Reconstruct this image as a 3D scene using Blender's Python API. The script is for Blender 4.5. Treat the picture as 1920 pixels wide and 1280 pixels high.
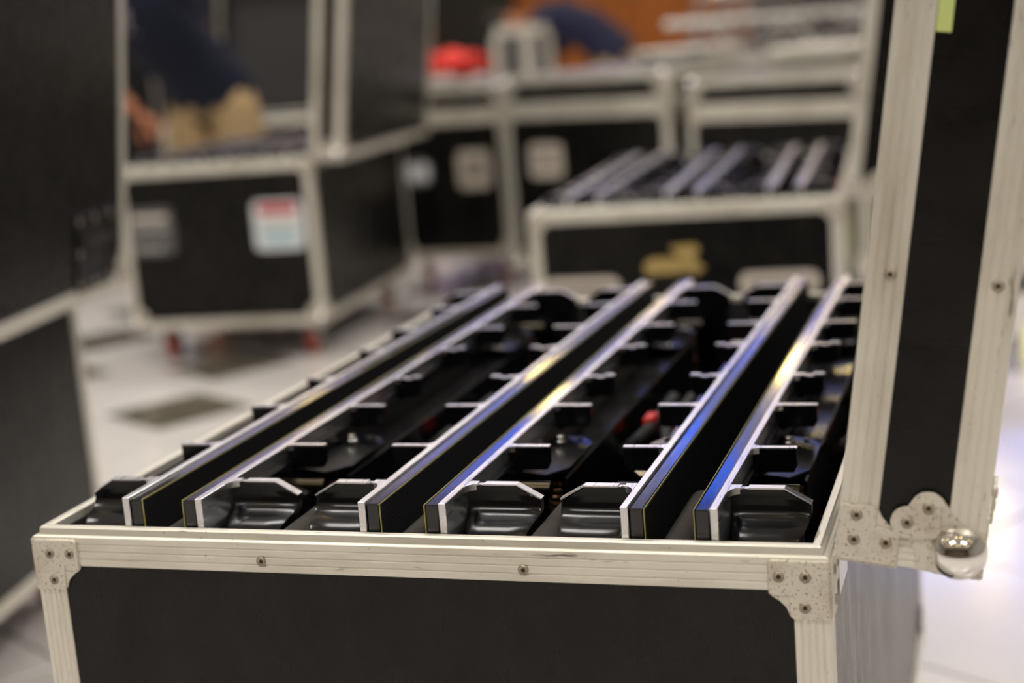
import bpy, bmesh, math, random
from mathutils import Vector, Matrix, Euler
random.seed(7)
PI = math.pi
R_ = math.radians
for o in list(bpy.data.objects): bpy.data.objects.remove(o)
scn = bpy.context.scene
C = scn.collection

# ------------------------------------------------------------------ camera
RIM = 0.585                                   # height of the cases' rims above the floor
yaw, pitch, roll = 0.3213, 0.1962, -0.0806
fwd = Vector((-math.sin(yaw)*math.cos(pitch), math.cos(yaw)*math.cos(pitch), -math.sin(pitch)))
rgt = Vector((math.cos(yaw), math.sin(yaw), 0)); up = rgt.cross(fwd)
rr = rgt*math.cos(roll)+up*math.sin(roll); uu = -rgt*math.sin(roll)+up*math.cos(roll)
cd = bpy.data.cameras.new('camera'); cam = bpy.data.objects.new('camera', cd); C.objects.link(cam)
m = Matrix((rr, uu, -fwd)).transposed().to_4x4(); m.translation = Vector((0.7887, -1.0546, 0.3809+RIM))
cam.matrix_world = m
cd.sensor_width = 36; cd.lens = 2900/1920*36; cd.clip_start = 0.05; cd.clip_end = 100
cd.dof.use_dof = True; cd.dof.focus_distance = 1.20; cd.dof.aperture_fstop = 2.8
scn.camera = cam

# ------------------------------------------------------------------ world, exposure
w = bpy.data.worlds.new('World'); scn.world = w; w.use_nodes = True
bg = w.node_tree.nodes['Background']; bg.inputs[0].default_value = (1.0, 0.93, 0.82, 1); bg.inputs[1].default_value = 0.3
vs = scn.view_settings; vs.view_transform = 'Standard'; vs.look = 'None'; vs.exposure = 0.0; vs.gamma = 1.0; vs.use_curve_mapping = False

def area_light(name, loc, size, power, col, rot=(0, 0, 0), sy=None):
    l = bpy.data.lights.new(name, 'AREA'); l.energy = power; l.color = col; l.size = size
    if sy: l.shape = 'RECTANGLE'; l.size_y = sy
    o = bpy.data.objects.new(name, l); o.location = loc; o.rotation_euler = rot; C.objects.link(o); return o
CEIL = 4.8
PANEL_LIGHTS = [(-4.5, 1.0), (-4.5, 5.5), (-1.2, -2.5), (-1.2, 1.0), (-1.2, 5.5), (2.6, -2.5), (2.6, 1.5), (2.6, 5.5)]
for (x, y) in PANEL_LIGHTS:
    area_light('ceiling_panel_lamp', (x, y, CEIL-0.09), 1.5, 57, (1, .96, .915), sy=.8)

def spot(name, loc, target, power, col, angle, blend):
    l = bpy.data.lights.new(name, 'SPOT'); l.energy = power; l.color = col; l.spot_size = R_(angle); l.spot_blend = blend; l.shadow_soft_size = .05
    o = bpy.data.objects.new(name, l); o.location = loc
    o.rotation_euler = (Vector(target)-Vector(loc)).to_track_quat('-Z', 'Y').to_euler(); C.objects.link(o)
spot('blue_stage_beam', (3.6, 7.6, 4.0), (.87, 2.08, 0), 1900, (.06, .19, 1), 6.0, .5)
spot('white_stage_beam', (4.1, 7.6, 4.0), (.83, 2.0, 0), 45, (.75, .82, 1), 2.6, .7)

# ------------------------------------------------------------------ materials
MATS = {}
def mat(name, col, rough=.5, metal=0., spec=.5, coat=0., build=None):
    ma = bpy.data.materials.new(name); ma.use_nodes = True
    nt = ma.node_tree; b = nt.nodes['Principled BSDF']
    b.inputs['Base Color'].default_value = (*col, 1); b.inputs['Roughness'].default_value = rough
    b.inputs['Metallic'].default_value = metal; b.inputs['Specular IOR Level'].default_value = spec
    b.inputs['Coat Weight'].default_value = coat
    if build: build(nt, b)
    MATS[name] = ma; return ma
def nd(nt, t, **kw):
    n = nt.nodes.new(t)
    for k, v in kw.items():
        if k in n.inputs: n.inputs[k].default_value = v
        else: setattr(n, k, v)
    return n
def coords(nt, scale=(1, 1, 1)):
    tc = nd(nt, 'ShaderNodeTexCoord'); mp = nd(nt, 'ShaderNodeMapping'); mp.inputs['Scale'].default_value = scale
    nt.links.new(tc.outputs['Object'], mp.inputs['Vector']); return mp.outputs[0]
def noise(nt, vec, scale, detail=4, rough=.6):
    n = nd(nt, 'ShaderNodeTexNoise'); n.inputs['Scale'].default_value = scale; n.inputs['Detail'].default_value = detail; n.inputs['Roughness'].default_value = rough
    nt.links.new(vec, n.inputs['Vector']); return n.outputs['Fac']
def ramp(nt, fac, stops):
    r = nd(nt, 'ShaderNodeValToRGB'); e = r.color_ramp.elements
    while len(e) < len(stops): e.new(.5)
    for i, (p, c) in enumerate(stops): e[i].position = p; e[i].color = (*c, 1) if len(c) == 3 else c
    nt.links.new(fac, r.inputs[0]); return r.outputs['Color']
def mix(nt, fac, a, b, mode='MIX'):
    mx = nd(nt, 'ShaderNodeMix', data_type='RGBA', blend_type=mode)
    for s, v in (('A', a), ('B', b)):
        sock = [i for i in mx.inputs if i.name == s and i.type == 'RGBA'][0]
        if isinstance(v, tuple): sock.default_value = (*v, 1)
        else: nt.links.new(v, sock)
    f = [i for i in mx.inputs if i.name == 'Factor' and i.type == 'VALUE'][0]
    if isinstance(fac, (int, float)): f.default_value = fac
    else: nt.links.new(fac, f)
    return [o for o in mx.outputs if o.type == 'RGBA'][0]
def bump(nt, b, h, strength=.2, dist=.001):
    bp = nd(nt, 'ShaderNodeBump'); bp.inputs['Strength'].default_value = strength; bp.inputs['Distance'].default_value = dist
    nt.links.new(h, bp.inputs['Height']); nt.links.new(bp.outputs[0], b.inputs['Normal'])
def worn_alu(dirt, rust, scl, st=(1, 1, 1), scuff=.0):
    def f(nt, b):
        v = coords(nt); vs_ = coords(nt, st)
        big = noise(nt, vs_, 24, 5, .65); sm = noise(nt, v, scl, 3, .7); fine = noise(nt, v, 90, 4, .7)
        base = b.inputs['Base Color'].default_value[:3]
        d1 = ramp(nt, big, [(.47, (0, 0, 0)), (.76, (1, 1, 1))])
        spots = ramp(nt, sm, [(.66-rust*.12, (0, 0, 0)), (.74-rust*.10, (1, 1, 1))])
        zone = ramp(nt, noise(nt, v, 9, 2, .5), [(.42-rust*.2, (0, 0, 0)), (.62-rust*.2, (1, 1, 1))])
        sp = mix(nt, 1.0, spots, zone, 'MULTIPLY')
        k = nd(nt, 'ShaderNodeMath', operation='MULTIPLY'); nt.links.new(d1, k.inputs[0]); k.inputs[1].default_value = dirt
        c1 = mix(nt, k.outputs[0], base, (.33, .26, .165))
        k2 = nd(nt, 'ShaderNodeMath', operation='MULTIPLY'); nt.links.new(sp, k2.inputs[0]); k2.inputs[1].default_value = .85
        c2 = mix(nt, k2.outputs[0], c1, (.13, .075, .035))
        if scuff:
            sc_ = ramp(nt, noise(nt, vs_, 75, 4, .7), [(.64, (0, 0, 0)), (.71, (1, 1, 1))])
            k3 = nd(nt, 'ShaderNodeMath', operation='MULTIPLY'); nt.links.new(sc_, k3.inputs[0]); k3.inputs[1].default_value = scuff
            c2 = mix(nt, k3.outputs[0], c2, (.07, .045, .025))
        nt.links.new(c2, b.inputs['Base Color'])
        r = nd(nt, 'ShaderNodeMapRange'); nt.links.new(fine, r.inputs['Value']); r.inputs['To Min'].default_value = .30; r.inputs['To Max'].default_value = .55
        nt.links.new(r.outputs[0], b.inputs['Roughness'])
        bump(nt, b, fine, .08, .0005)
    return f
mat('alu_edge', (.86, .835, .74), .42, .5, build=worn_alu(.5, .06, 170, (.16, 1, 1), .75))
mat('alu_post', (.86, .835, .74), .42, .5, build=worn_alu(.5, .06, 170, (1, 1, .16), .75))
mat('alu_bracket', (.78, .74, .64), .45, .45, build=worn_alu(.6, .75, 420))
mat('rivet_metal', (.42, .37, .29), .4, .6, build=worn_alu(.6, .3, 500))
mat('rust_dark', (.05, .028, .015), .9)
mat('alu_clean', (.86, .86, .88), .22, 1, build=lambda nt, b: (nt.links.new(ramp(nt, noise(nt, coords(nt, (1, .08, 1)), 260, 3), [(.3, (.24,)*3), (.75, (.46,)*3)]), b.inputs['Roughness'])))
def laminate(nt, b):
    v = coords(nt)
    wv = nd(nt, 'ShaderNodeTexNoise'); wv.inputs['Scale'].default_value = 5; nt.links.new(v, wv.inputs['Vector'])
    vv = mix(nt, .16, v, wv.outputs['Color'], 'ADD')
    a = noise(nt, vv, 11, 7, .72); s = noise(nt, coords(nt, (1, 1, .22)), 34, 5, .7)
    col = mix(nt, ramp(nt, a, [(.40, (0, 0, 0)), (.70, (1, 1, 1))]), (.0046, .0044, .0042), (.0135, .0124, .0108))
    nt.links.new(col, b.inputs['Base Color'])
    r = nd(nt, 'ShaderNodeMapRange'); nt.links.new(s, r.inputs['Value']); r.inputs['To Min'].default_value = .16; r.inputs['To Max'].default_value = .40
    nt.links.new(r.outputs[0], b.inputs['Roughness']); bump(nt, b, a, .035, .0006)
mat('laminate', (.02, .019, .018), .45, 0, .27, build=laminate)
mat('lining', (.035, .033, .033), .95, build=lambda nt, b: bump(nt, b, noise(nt, coords(nt), 500, 2), .4, .001))
mat('foam', (.040, .034, .029), .95, build=lambda nt, b: bump(nt, b, noise(nt, coords(nt), 350, 3), .5, .0015))
mat('cast_black', (.004, .004, .005), .19, 0, .38, build=lambda nt, b: bump(nt, b, noise(nt, coords(nt), 700, 2), .06, .0004))
def film(nt, b):
    v = coords(nt, (1, .12, 1)); s = noise(nt, v, 60, 5, .75)
    nt.links.new(ramp(nt, s, [(.35, (.07,)*3), (.72, (.26,)*3)]), b.inputs['Roughness']); bump(nt, b, s, .05, .0005)
mat('module_black', (.006, .006, .008), .2, 0, .5, coat=.4, build=film)
def led(nt, b):
    v = coords(nt); sx = nd(nt, 'ShaderNodeSeparateXYZ'); nt.links.new(v, sx.inputs[0])
    outs = []
    for ax in (1, 2):
        mu = nd(nt, 'ShaderNodeMath', operation='MULTIPLY'); nt.links.new(sx.outputs[ax], mu.inputs[0]); mu.inputs[1].default_value = 2*PI/.0039
        si = nd(nt, 'ShaderNodeMath', operation='SINE'); nt.links.new(mu.outputs[0], si.inputs[0]); outs.append(si.outputs[0])
    ad = nd(nt, 'ShaderNodeMath', operation='MULTIPLY'); nt.links.new(outs[0], ad.inputs[0]); nt.links.new(outs[1], ad.inputs[1])
    nt.links.new(ramp(nt, ad.outputs[0], [(.35, (.004, .004, .005)), (.7, (.020, .020, .022))]), b.inputs['Base Color'])
    bump(nt, b, ad.outputs[0], .3, .0005)
mat('led_black', (.006, .006, .007), .85, 0, .2, build=led)
mat('gasket_yellow', (.42, .38, .12), .5)
mat('chrome', (.88, .86, .83), .06, 1)
mat('steel', (.62, .61, .59), .25, 1)
mat('brass_dark', (.035, .028, .015), .25, .9)
mat('copper', (.16, .085, .05), .35, .9)
mat('red_plastic', (.65, .02, .015), .4)
mat('wheel_red', (.55, .055, .02), .45)
mat('rubber', (.012, .012, .012), .7)
mat('tile_white', (.74, .715, .69), .16, 0, .5, build=lambda nt, b: nt.links.new(ramp(nt, noise(nt, coords(nt), 3, 5), [(.35, (.77, .74, .72)), (.7, (.70, .67, .65))]), b.inputs['Base Color']))
mat('tile_dark', (.105, .092, .065), .22)
mat('tile_grey', (.20, .20, .22), .2)
mat('grout', (.30, .28, .26), .8)
def wood(nt, b):
    v = coords(nt, (1, 1, .1)); n = noise(nt, v, 7, 6, .6)
    nt.links.new(ramp(nt, n, [(.3, (.30, .085, .008)), (.7, (.44, .14, .018))]), b.inputs['Base Color'])
mat('wood_orange', (.35, .14, .03), .4, build=wood)
mat('plaster', (.42, .40, .385), .8); mat('ceiling_white', (.7, .69, .67), .9)
mat('beige', (.11, .08, .058), .7)
mat('dark_door', (.01, .009, .008), .5)
mat('cream_label', (.62, .55, .47), .6); mat('white_label', (.75, .78, .8), .5); mat('grey_label', (.12, .115, .115), .6)
mat('label_red', (.5, .03, .04), .5); mat('label_blue', (.35, .55, .62), .5); mat('label_ink', (.05, .05, .055), .6)
mat('gold', (.50, .36, .13), .45, .2); mat('tape', (.62, .72, .25), .6)
mat('cloth_red', (.75, .025, .012), .7); mat('cloth_white', (.72, .66, .62), .8)
def cloth(nt, b): bump(nt, b, noise(nt, coords(nt), 14, 4), .6, .02)
mat('navy', (.0022, .005, .022), .85, build=cloth); mat('black_cloth', (.006, .006, .007), .9, build=cloth)
mat('khaki', (.40, .28, .14), .9, build=cloth); mat('skin', (.42, .16, .075), .55); mat('hair', (.012, .009, .007), .6)
mat('shirt_print', (.42, .40, .42), .7); mat('eye', (.03, .02, .015), .25); mat('lip', (.28, .07, .05), .5); mat('shoe', (.03, .03, .035), .6)
mat('navy2', (.012, .014, .05), .85, build=cloth)
def emit(name, col, s):
    ma = bpy.data.materials.new(name); ma.use_nodes = True; b = ma.node_tree.nodes['Principled BSDF']
    b.inputs['Base Color'].default_value = (*col, 1); b.inputs['Emission Color'].default_value = (*col, 1); b.inputs['Emission Strength'].default_value = s
    MATS[name] = ma
emit('lamp_warm', (1, .72, .22), 12); emit('lamp_panel', (1, .95, .88), 3.0); emit('lamp_yellow', (1, .88, .35), 9); emit('bulb', (1, .74, .2), 26)
def screen_mat():  # blue and lavender glow laid out to be mirrored in the panel tops
    ma = bpy.data.materials.new('screen'); ma.use_nodes = True; nt = ma.node_tree; b = nt.nodes['Principled BSDF']
    v = coords(nt); br = nd(nt, 'ShaderNodeTexVoronoi'); br.inputs['Scale'].default_value = .9; br.distance = 'CHEBYCHEV'; nt.links.new(v, br.inputs['Vector'])
    sp = nd(nt, 'ShaderNodeSeparateXYZ'); nt.links.new(v, sp.inputs[0])
    sc = nd(nt, 'ShaderNodeSeparateColor'); nt.links.new(br.outputs['Color'], sc.inputs[0])
    cl = ramp(nt, sc.outputs[0], [(.0, (.10, .095, .14)), (.36, (.11, .12, .22)), (.44, (.0, .07, .62)), (.62, (.01, .10, .72)), (.70, (.13, .12, .16)), (1., (.02, .12, .6))])
    def rng(sock, lo, hi):
        r = nd(nt, 'ShaderNodeMapRange'); nt.links.new(sock, r.inputs['Value']); r.inputs['From Min'].default_value = lo; r.inputs['From Max'].default_value = hi; return r.outputs[0]
    k = nd(nt, 'ShaderNodeMath', operation='MULTIPLY'); nt.links.new(rng(sp.outputs[0], -2.4, -1.0), k.inputs[0]); nt.links.new(rng(sp.outputs[2], -.5, -.2), k.inputs[1])
    c2 = mix(nt, k.outputs[0], (.145, .126, .20), cl)
    nt.links.new(c2, b.inputs['Emission Color']); b.inputs['Emission Strength'].default_value = 4.5; b.inputs['Base Color'].default_value = (.02, .02, .02, 1)
    MATS['screen'] = ma
screen_mat()

# ------------------------------------------------------------------ mesh helpers
class MB:
    def __init__(s): s.v = []; s.f = []; s.m = []
    def add(s, vs, fs, mi=0):
        b = len(s.v); s.v += [tuple(p) for p in vs]
        for q in fs: s.f.append([b+i for i in q]); s.m.append(mi)
        return s
    def box(s, x0, x1, y0, y1, z0, z1, mi=0):
        return s.add([(x, y, z) for z in (z0, z1) for y in (y0, y1) for x in (x0, x1)],
                     [(0, 2, 3, 1), (4, 5, 7, 6), (0, 1, 5, 4), (2, 6, 7, 3), (0, 4, 6, 2), (1, 3, 7, 5)], mi)
    def prism(s, poly, fn, h0, h1, mi=0):
        """closed prism: poly of (a,b); fn(a,b,h) -> xyz"""
        n = len(poly)
        vs = [fn(a, b, h0) for a, b in poly]+[fn(a, b, h1) for a, b in poly]
        fs = [list(range(n))[::-1], list(range(n, 2*n))]+[(i, (i+1) % n, n+(i+1) % n, n+i) for i in range(n)]
        return s.add(vs, fs, mi)
    def tube(s, pts, r, n=10, mi=0, caps=True):
        pts = [Vector(p) for p in pts]; k = len(pts); vs = []; fs = []
        rs = r if isinstance(r, (list, tuple)) else [r]*k
        t0 = (pts[1]-pts[0]).normalized(); ref = Vector((0, 0, 1)) if abs(t0.z) < .9 else Vector((1, 0, 0))
        nrm = t0.cross(ref).normalized()
        for i, p in enumerate(pts):
            t = (pts[min(i+1, k-1)]-pts[max(i-1, 0)]).normalized()
            nrm = (nrm-t*nrm.dot(t)).normalized(); bn = t.cross(nrm)
            vs += [p+(nrm*math.cos(2*PI*j/n)+bn*math.sin(2*PI*j/n))*rs[i] for j in range(n)]
        for i in range(k-1):
            fs += [(i*n+j, i*n+(j+1) % n, (i+1)*n+(j+1) % n, (i+1)*n+j) for j in range(n)]
        if caps: fs += [list(range(n))[::-1], list(range((k-1)*n, k*n))]
        return s.add(vs, fs, mi)
    def lathe(s, prof, n=16, M=None, mi=0):
        """prof: (r, h) list round local z; r=0 ends allowed"""
        M = M or Matrix.Identity(4); vs = []; fs = []; rows = []
        for (r, h) in prof:
            if r < 1e-7: rows.append([len(vs)]); vs.append(M @ Vector((0, 0, h)))
            else:
                rows.append(list(range(len(vs), len(vs)+n)))
                vs += [M @ Vector((r*math.cos(2*PI*j/n), r*math.sin(2*PI*j/n), h)) for j in range(n)]
        for a, b in zip(rows, rows[1:]):
            for j in range(n):
                q = [a[j % len(a)], a[(j+1) % len(a)], b[(j+1) % len(b)], b[j % len(b)]]
                q2 = [x for i, x in enumerate(q) if x not in q[:i]]
                if len(q2) > 2: fs.append(q2)
        if len(rows[0]) > 1: fs.append(rows[0][::-1])
        if len(rows[-1]) > 1: fs.append(rows[-1])
        return s.add(vs, fs, mi)
    def build(s, name, mats, parent=None, bevel=0, smooth=35, loc=None, flipx=False):
        me = bpy.data.meshes.new(name); me.from_pydata(s.v, [], s.f)
        for i, p in enumerate(me.polygons): p.material_index = s.m[i]
        bm = bmesh.new(); bm.from_mesh(me)
        if flipx:
            for v in bm.verts: v.co.x = -v.co.x
        bmesh.ops.recalc_face_normals(bm, faces=bm.faces)
        if bevel:
            ed = [e for e in bm.edges if len(e.link_faces) == 2 and e.calc_face_angle(0) > .5]
            bmesh.ops.bevel(bm, geom=ed, offset=bevel, segments=1, affect='EDGES', profile=.5, clamp_overlap=True)
        bm.to_mesh(me); bm.free()
        for m_ in (mats if isinstance(mats, (list, tuple)) else [mats]): me.materials.append(MATS[m_])
        if smooth:
            me.polygons.foreach_set('use_smooth', [True]*len(me.polygons)); me.set_sharp_from_angle(angle=R_(smooth))
        o = bpy.data.objects.new(name, me); C.objects.link(o); o.parent = parent
        if loc: o.location = loc
        return o
def inst(src, parent, loc=(0, 0, 0), rot=(0, 0, 0), name=None):
    o = bpy.data.objects.new(name or src.name.split('.')[0], src.data); C.objects.link(o); o.parent = parent
    o.location = loc; o.rotation_euler = rot; return o
def tag(o, label=None, cat=None, group=None, kind=None):
    if label: o['label'] = label
    if cat: o['category'] = cat
    if group: o['group'] = group
    if kind: o['kind'] = kind
    return o
def empty(name, loc=(0, 0, 0), rz=0):
    o = bpy.data.objects.new(name, None); C.objects.link(o); o.location = loc; o.rotation_euler = (0, 0, rz); o.empty_display_size = .1; return o
def copy_tree(o, parent=None):
    c = o.copy(); C.objects.link(c); c.parent = parent
    for ch in list(o.children): copy_tree(ch, c)
    return c
def sub(o, kind): return [c for c in o.children if c.name.split('.')[0] == kind]

# ------------------------------------------------------------------ the hall
fl = MB().box(-9, 7, -7, 13, -.06, -.006).build('floor', 'grout'); tag(fl, kind='structure')
tu = Vector((.857, -.515)).normalized(); tv = Vector((-tu.y, tu.x)); P = .425; t0 = Vector((-1.455, 2.68))
def tile_mesh(sz, z1, name, mt):
    h = sz/2; return MB().box(-h, h, -h, h, -.006, z1).build(name, mt, fl, bevel=.0012)
tang = math.atan2(tu.y, tu.x)
tile0 = tile_mesh(P-.006, 0, 'tile', 'tile_white'); inlay0 = tile_mesh(.31, .0006, 'inlay', 'tile_dark')
tile0_used = False
camxy = Vector((.7887, -1.0546)); cands = []
for i in range(-16, 18):
    for j in range(-10, 26):
        p = t0+tu*(i*P)+tv*(j*P)
        d = p-camxy; az = math.degrees(math.atan2(d.x, d.y)); dist = d.length
        if not (1.2 < dist < 9.2) or not (-43 < az < 4.5) or p.y > 7.6: continue
        cands.append((dist, i, j, p))
cands.sort()
inlay_used = False
for dist, i, j, p in cands[:295]:
    dark = i <= 0 and (i+j) % 2 == 0 and i > -9 and p.y < 5
    grey = (p-Vector((.80, 3.2))).length < .26
    if not tile0_used: t = tile0; tile0_used = True
    else: t = inst(tile0, fl, name='tile')
    t.location = (p.x, p.y, 0); t.rotation_euler = (0, 0, tang)
    if grey: t.material_slots[0].link = 'OBJECT'; t.material_slots[0].material = MATS['tile_grey']
    if dark:
        if not inlay_used: q = inlay0; q.parent = t; inlay_used = True
        else: q = inst(inlay0, t, name='inlay')
far_t = MB()
for dist, i, j, p in cands[295:]: 
    h = (P-.006)/2; ps = [p+tu*a*h+tv*b*h for a, b in ((-1, -1), (1, -1), (1, 1), (-1, 1))]
    far_t.prism([(q.x, q.y) for q in ps], lambda a, b, h_: (a, b, h_), -.006, 0)
if far_t.v: tag(far_t.build('far_tiles', 'tile_white', fl, smooth=0), kind='stuff')
# plain white paving either side of the tiles in view
rest = MB()
for i in range(-30, 31):
    for j in range(-30, 40):
        p = t0+tu*(i*P)+tv*(j*P)
        if -8.8 < p.x < 6.8 and -6.8 < p.y < 12.8 and not any(a == i and b == j for _, a, b, _ in cands):
            h = (P-.006)/2; ps = [p+tu*a*h+tv*b*h for a, b in ((-1, -1), (1, -1), (1, 1), (-1, 1))]
            rest.prism([(q.x, q.y) for q in ps], lambda a, b, h_: (a, b, h_), -.006, 0)
tag(rest.build('outer_tiles', 'tile_white', fl, smooth=0), kind='stuff')

wb = MB().box(-9, 7, 12.6, 12.8, 0, CEIL).build('wall_back', 'plaster'); tag(wb, kind='structure')
pw = .95
for k in range(8):
    x0 = -6.2+k*pw
    MB().box(x0+.006, x0+pw-.006, 12.56, 12.6, .12, 1.9).build('wood_panel', 'wood_orange', wb, bevel=.004)
tag(MB().box(-9.2, -9, -7, 12.8, 0, CEIL).build('wall_left', 'plaster'), kind='structure')
tag(MB().box(-9, 7, -7.2, -7, 0, CEIL).build('wall_front', 'beige'), kind='structure')
tag(MB().box(7, 7.2, -7, 12.8, 0, CEIL).build('wall_right', 'plaster'), kind='structure')
tag(MB().box(-9, 7, -7, 12.8, CEIL, CEIL+.2).build('ceiling', 'ceiling_white'), kind='structure')
tag(MB().box(-9, 7, 12.54, 12.56, 0, .12).build('baseboard_back', 'dark_door'), kind='structure')
dr = MB().box(-4.25, -3.45, 12.50, 12.55, .0, 2.05).build('door_1', 'dark_door', bevel=.004); tag(dr, kind='structure')
MB().tube([(-3.55, 12.49, 1.0), (-3.55, 12.45, 1.0), (-3.67, 12.45, 1.0)], .01).build('door_handle', 'steel', dr)

# black drape added to darken the background behind the standing person
cu = empty('added_backdrop', (-6.2, 8.3, 0)); tag(cu, 'added black drape darkening the background behind the person at left', 'drape')
for k in range(4):
    mb = MB(); n = 36; pts_ = [(.75*i/n, .045*math.sin(i/n*2*PI*4.5+k)) for i in range(n+1)]
    poly = pts_+[(x_, y_+.006) for x_, y_ in pts_[::-1]]
    vs_ = []; 
    for z_ in (.02, 1.75): vs_ += [(x_, y_, z_) for x_, y_ in poly]
    m_n = len(poly); fs_ = [(i, (i+1) % m_n, m_n+(i+1) % m_n, m_n+i) for i in range(m_n)]
    fs_ += [(i, i+1, m_n-2-i, m_n-1-i) for i in range(n)]+[(m_n+i, m_n+i+1, 2*m_n-2-i, 2*m_n-1-i) for i in range(n)]
    mb.add(vs_, fs_).build('drape_panel', 'black_cloth', cu, loc=(.74*k, 0, 0))
MB().tube([(-.05, 0, 1.78), (3.05, 0, 1.78)], .02, 10).build('rail', 'steel', cu)
for x_ in (-.03, 3.03):
    MB().tube([(x_, .1, 0.005), (x_, .1, 1.80)], .02, 10).build('upright', 'steel', cu); MB().box(x_-.2, x_+.2, -.05, .3, 0, .008).build('foot_plate', 'rubber', cu)

# lamps of the hall and the added screen
for k, (x, y) in enumerate(PANEL_LIGHTS):
    e = empty('ceiling_light', (x, y, CEIL)); tag(e, 'flat white rectangular ceiling light panel above the hall', 'ceiling light', 'ceiling light panels')
    MB().box(-.8, .8, -.45, .45, -.05, 0).build('frame', 'plaster', e, bevel=.004)
    MB().box(-.75, .75, -.4, .4, -.056, -.05).build('diffuser', 'lamp_panel', e)
dl = empty('downlight'); tag(dl, 'round warm downlight set into the hall ceiling', 'downlight', 'warm ceiling downlights')
MB().lathe([(.17, 0), (.17, -.03), (.12, -.03), (.12, 0)], 20).build('ring', 'steel', dl)
MB().lathe([(0, -.02), (.118, -.02), (.118, -.005), (0, -.005)], 20).build('lens', 'lamp_warm', dl)
spots = [(x, y) for y in (-4.5, -3.6, -.8, 3.2, 7.6) for x in (-6, -3.6, -2.4, .2, 1.4, 3.9, 5.2)]
for k, (x, y) in enumerate(spots):
    o = dl if k == 0 else copy_tree(dl); o.location = (x, y, CEIL)
sc = empty('reflection_screen', (-2.6, 12.4, 3.35)); tag(sc, 'added blue and lavender screen on the back wall, glowing for reflections in the panel tops', 'screen')  # unseen screen added as the source of the panel-top reflections
MB().box(-5.1, 4.3, .0, .1, -1.95, 1.3).build('cabinet', 'dark_door', sc)
MB().box(-5.0, 4.2, -.02, .0, -1.87, 1.2).build('display', 'screen', sc)
pl = empty('pendant_lamp'); tag(pl, 'yellow globe pendant lamp hanging before the added screen', 'pendant lamp', 'pendant lamps before the screen')
MB().tube([(0, 0, 0), (0, 0, 1.3)], .008, 6).build('cord', 'rubber', pl)
MB().lathe([(.015, .16), (.05, .14), (.06, .09), (.03, .09)], 16).build('cap', 'steel', pl)
MB().lathe([(0, -.12)]+[(.12*math.sin(a), -.12*math.cos(a)) for a in [k*PI/10 for k in range(1, 10)]]+[(0, .12)], 18).build('globe', 'bulb', pl)
for k, (x, y, z) in enumerate([(-1.6, 9.4, 2.55), (-.75, 9.8, 2.75), (-.2, 9.2, 2.45), (-2.6, 9.9, 2.9), (-4.4, 9.5, 2.6), (-3.4, 9.2, 2.5), (.6, 9.8, 2.7)]):
    o = pl if k == 0 else copy_tree(pl); o.location = (x, y, z)
    sub(o, 'cord')[0].scale.z = (CEIL-z)/1.3

# ------------------------------------------------------------------ flight case prototype
W, L, BZ, D = .66, 1.03, .105, .10            # width, length, underside of body, lid depth
def grooves(length, n, dep=.0008, gw=.0016):
    """(s, inset) polyline along an outer face with n grooves"""
    out = [(0, .0006), (.0006, 0)]; st = length/(n+1)
    for k in range(1, n+1):
        c = st*k; out += [(c-gw*.6, 0), (c-gw*.25, dep), (c+gw*.25, dep), (c+gw*.6, 0)]
    return out+[(length-.0006, 0), (length, .0006)]
def mitred(sec, ln, y_len_lo=0, y_len_hi=0):
    """section (n inward, z) swept along x from 0..ln, mitred by n; front orientation (inward = +y)"""
    n = len(sec); vs = [(a, a, z) for a, z in sec]+[(ln-a, a, z) for a, z in sec]
    fs = [list(range(n))[::-1], list(range(n, 2*n))]+[(i, (i+1) % n, n+(i+1) % n, n+i) for i in range(n)]
    return MB().add(vs, fs)
EW = .026
sec_top = [(d_, -EW+s) for s, d_ in grooves(EW-.0005, 3)]+[(.0018, 0), (.0042, 0), (.005, .0052), (.0062, .0066), (.0108, .0066), (.0122, .005), (.0122, -EW), (.0035, -EW)]
sec_bot = [(d_, s) for s, d_ in grooves(EW, 3)][::1]+[(.0035, EW), (.0035, .003), (.026, .003), (.026, 0)]
sec_mouth = [(d_, s) for s, d_ in grooves(.027, 3)]+[(.0100, .027), (.0100, .009), (.0085, .0078), (.0060, .0078), (.0045, .0065), (.0045, 0)]
def sec_lidtop():
    side = [(d_, -EW+s) for s, d_ in grooves(EW, 3)]
    top = [(s, -d_) for s, d_ in grooves(EW, 3)][1:]
    return side+top+[(EW, -.0035), (.0035, -.0035), (.0035, -EW)]
def l_section():
    a = grooves(EW, 4); xs = [(s, d_) for s, d_ in a[::-1]]           # along front leg to the corner
    ys = [(d_, s) for s, d_ in a[1:]]
    return xs+ys+[(.0032, EW), (.0032, .0032), (EW, .0032)]
SIDES = [((0, 0), 0, W), ((W, 0), PI/2, L), ((W, L), PI, W), ((0, L), -PI/2, L)]
BRK = [(0, 0), (.041, 0), (.0435, .0025), (.0435, .0255), (.041, .028), (.036, .031), (.031, .036), (.0285, .0425), (.026, .045), (0, .045)]
BRK2 = [(.0003, .0006), (.0405, .0006), (.0428, .0028), (.0428, .0250), (.0405, .0268), (.0285, .0268), (.0282, .0425), (.0258, .0444), (.0003, .0444)]
rivet_me = None
def rivet_proto():
    mb = MB().lathe([(.0036, -.0004), (.0035, .0004), (.0029, .0009), (.0019, .0006), (.0014, .0002)], 14)
    mb.lathe([(.00145, .0003), (.001, .00015), (0, .0001)], 10, mi=1)
    o = mb.build('rivet', ['rivet_metal', 'rust_dark'], smooth=40); return o
RV = rivet_proto()
def place_rivet(parent, loc, direction):
    """direction: outward normal"""
    q = Vector(direction).to_track_quat('Z', 'Y').to_euler()
    o = inst(RV, parent, loc, q, 'rivet'); o.scale = (1.2, 1.2, 1.2); return o
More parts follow.
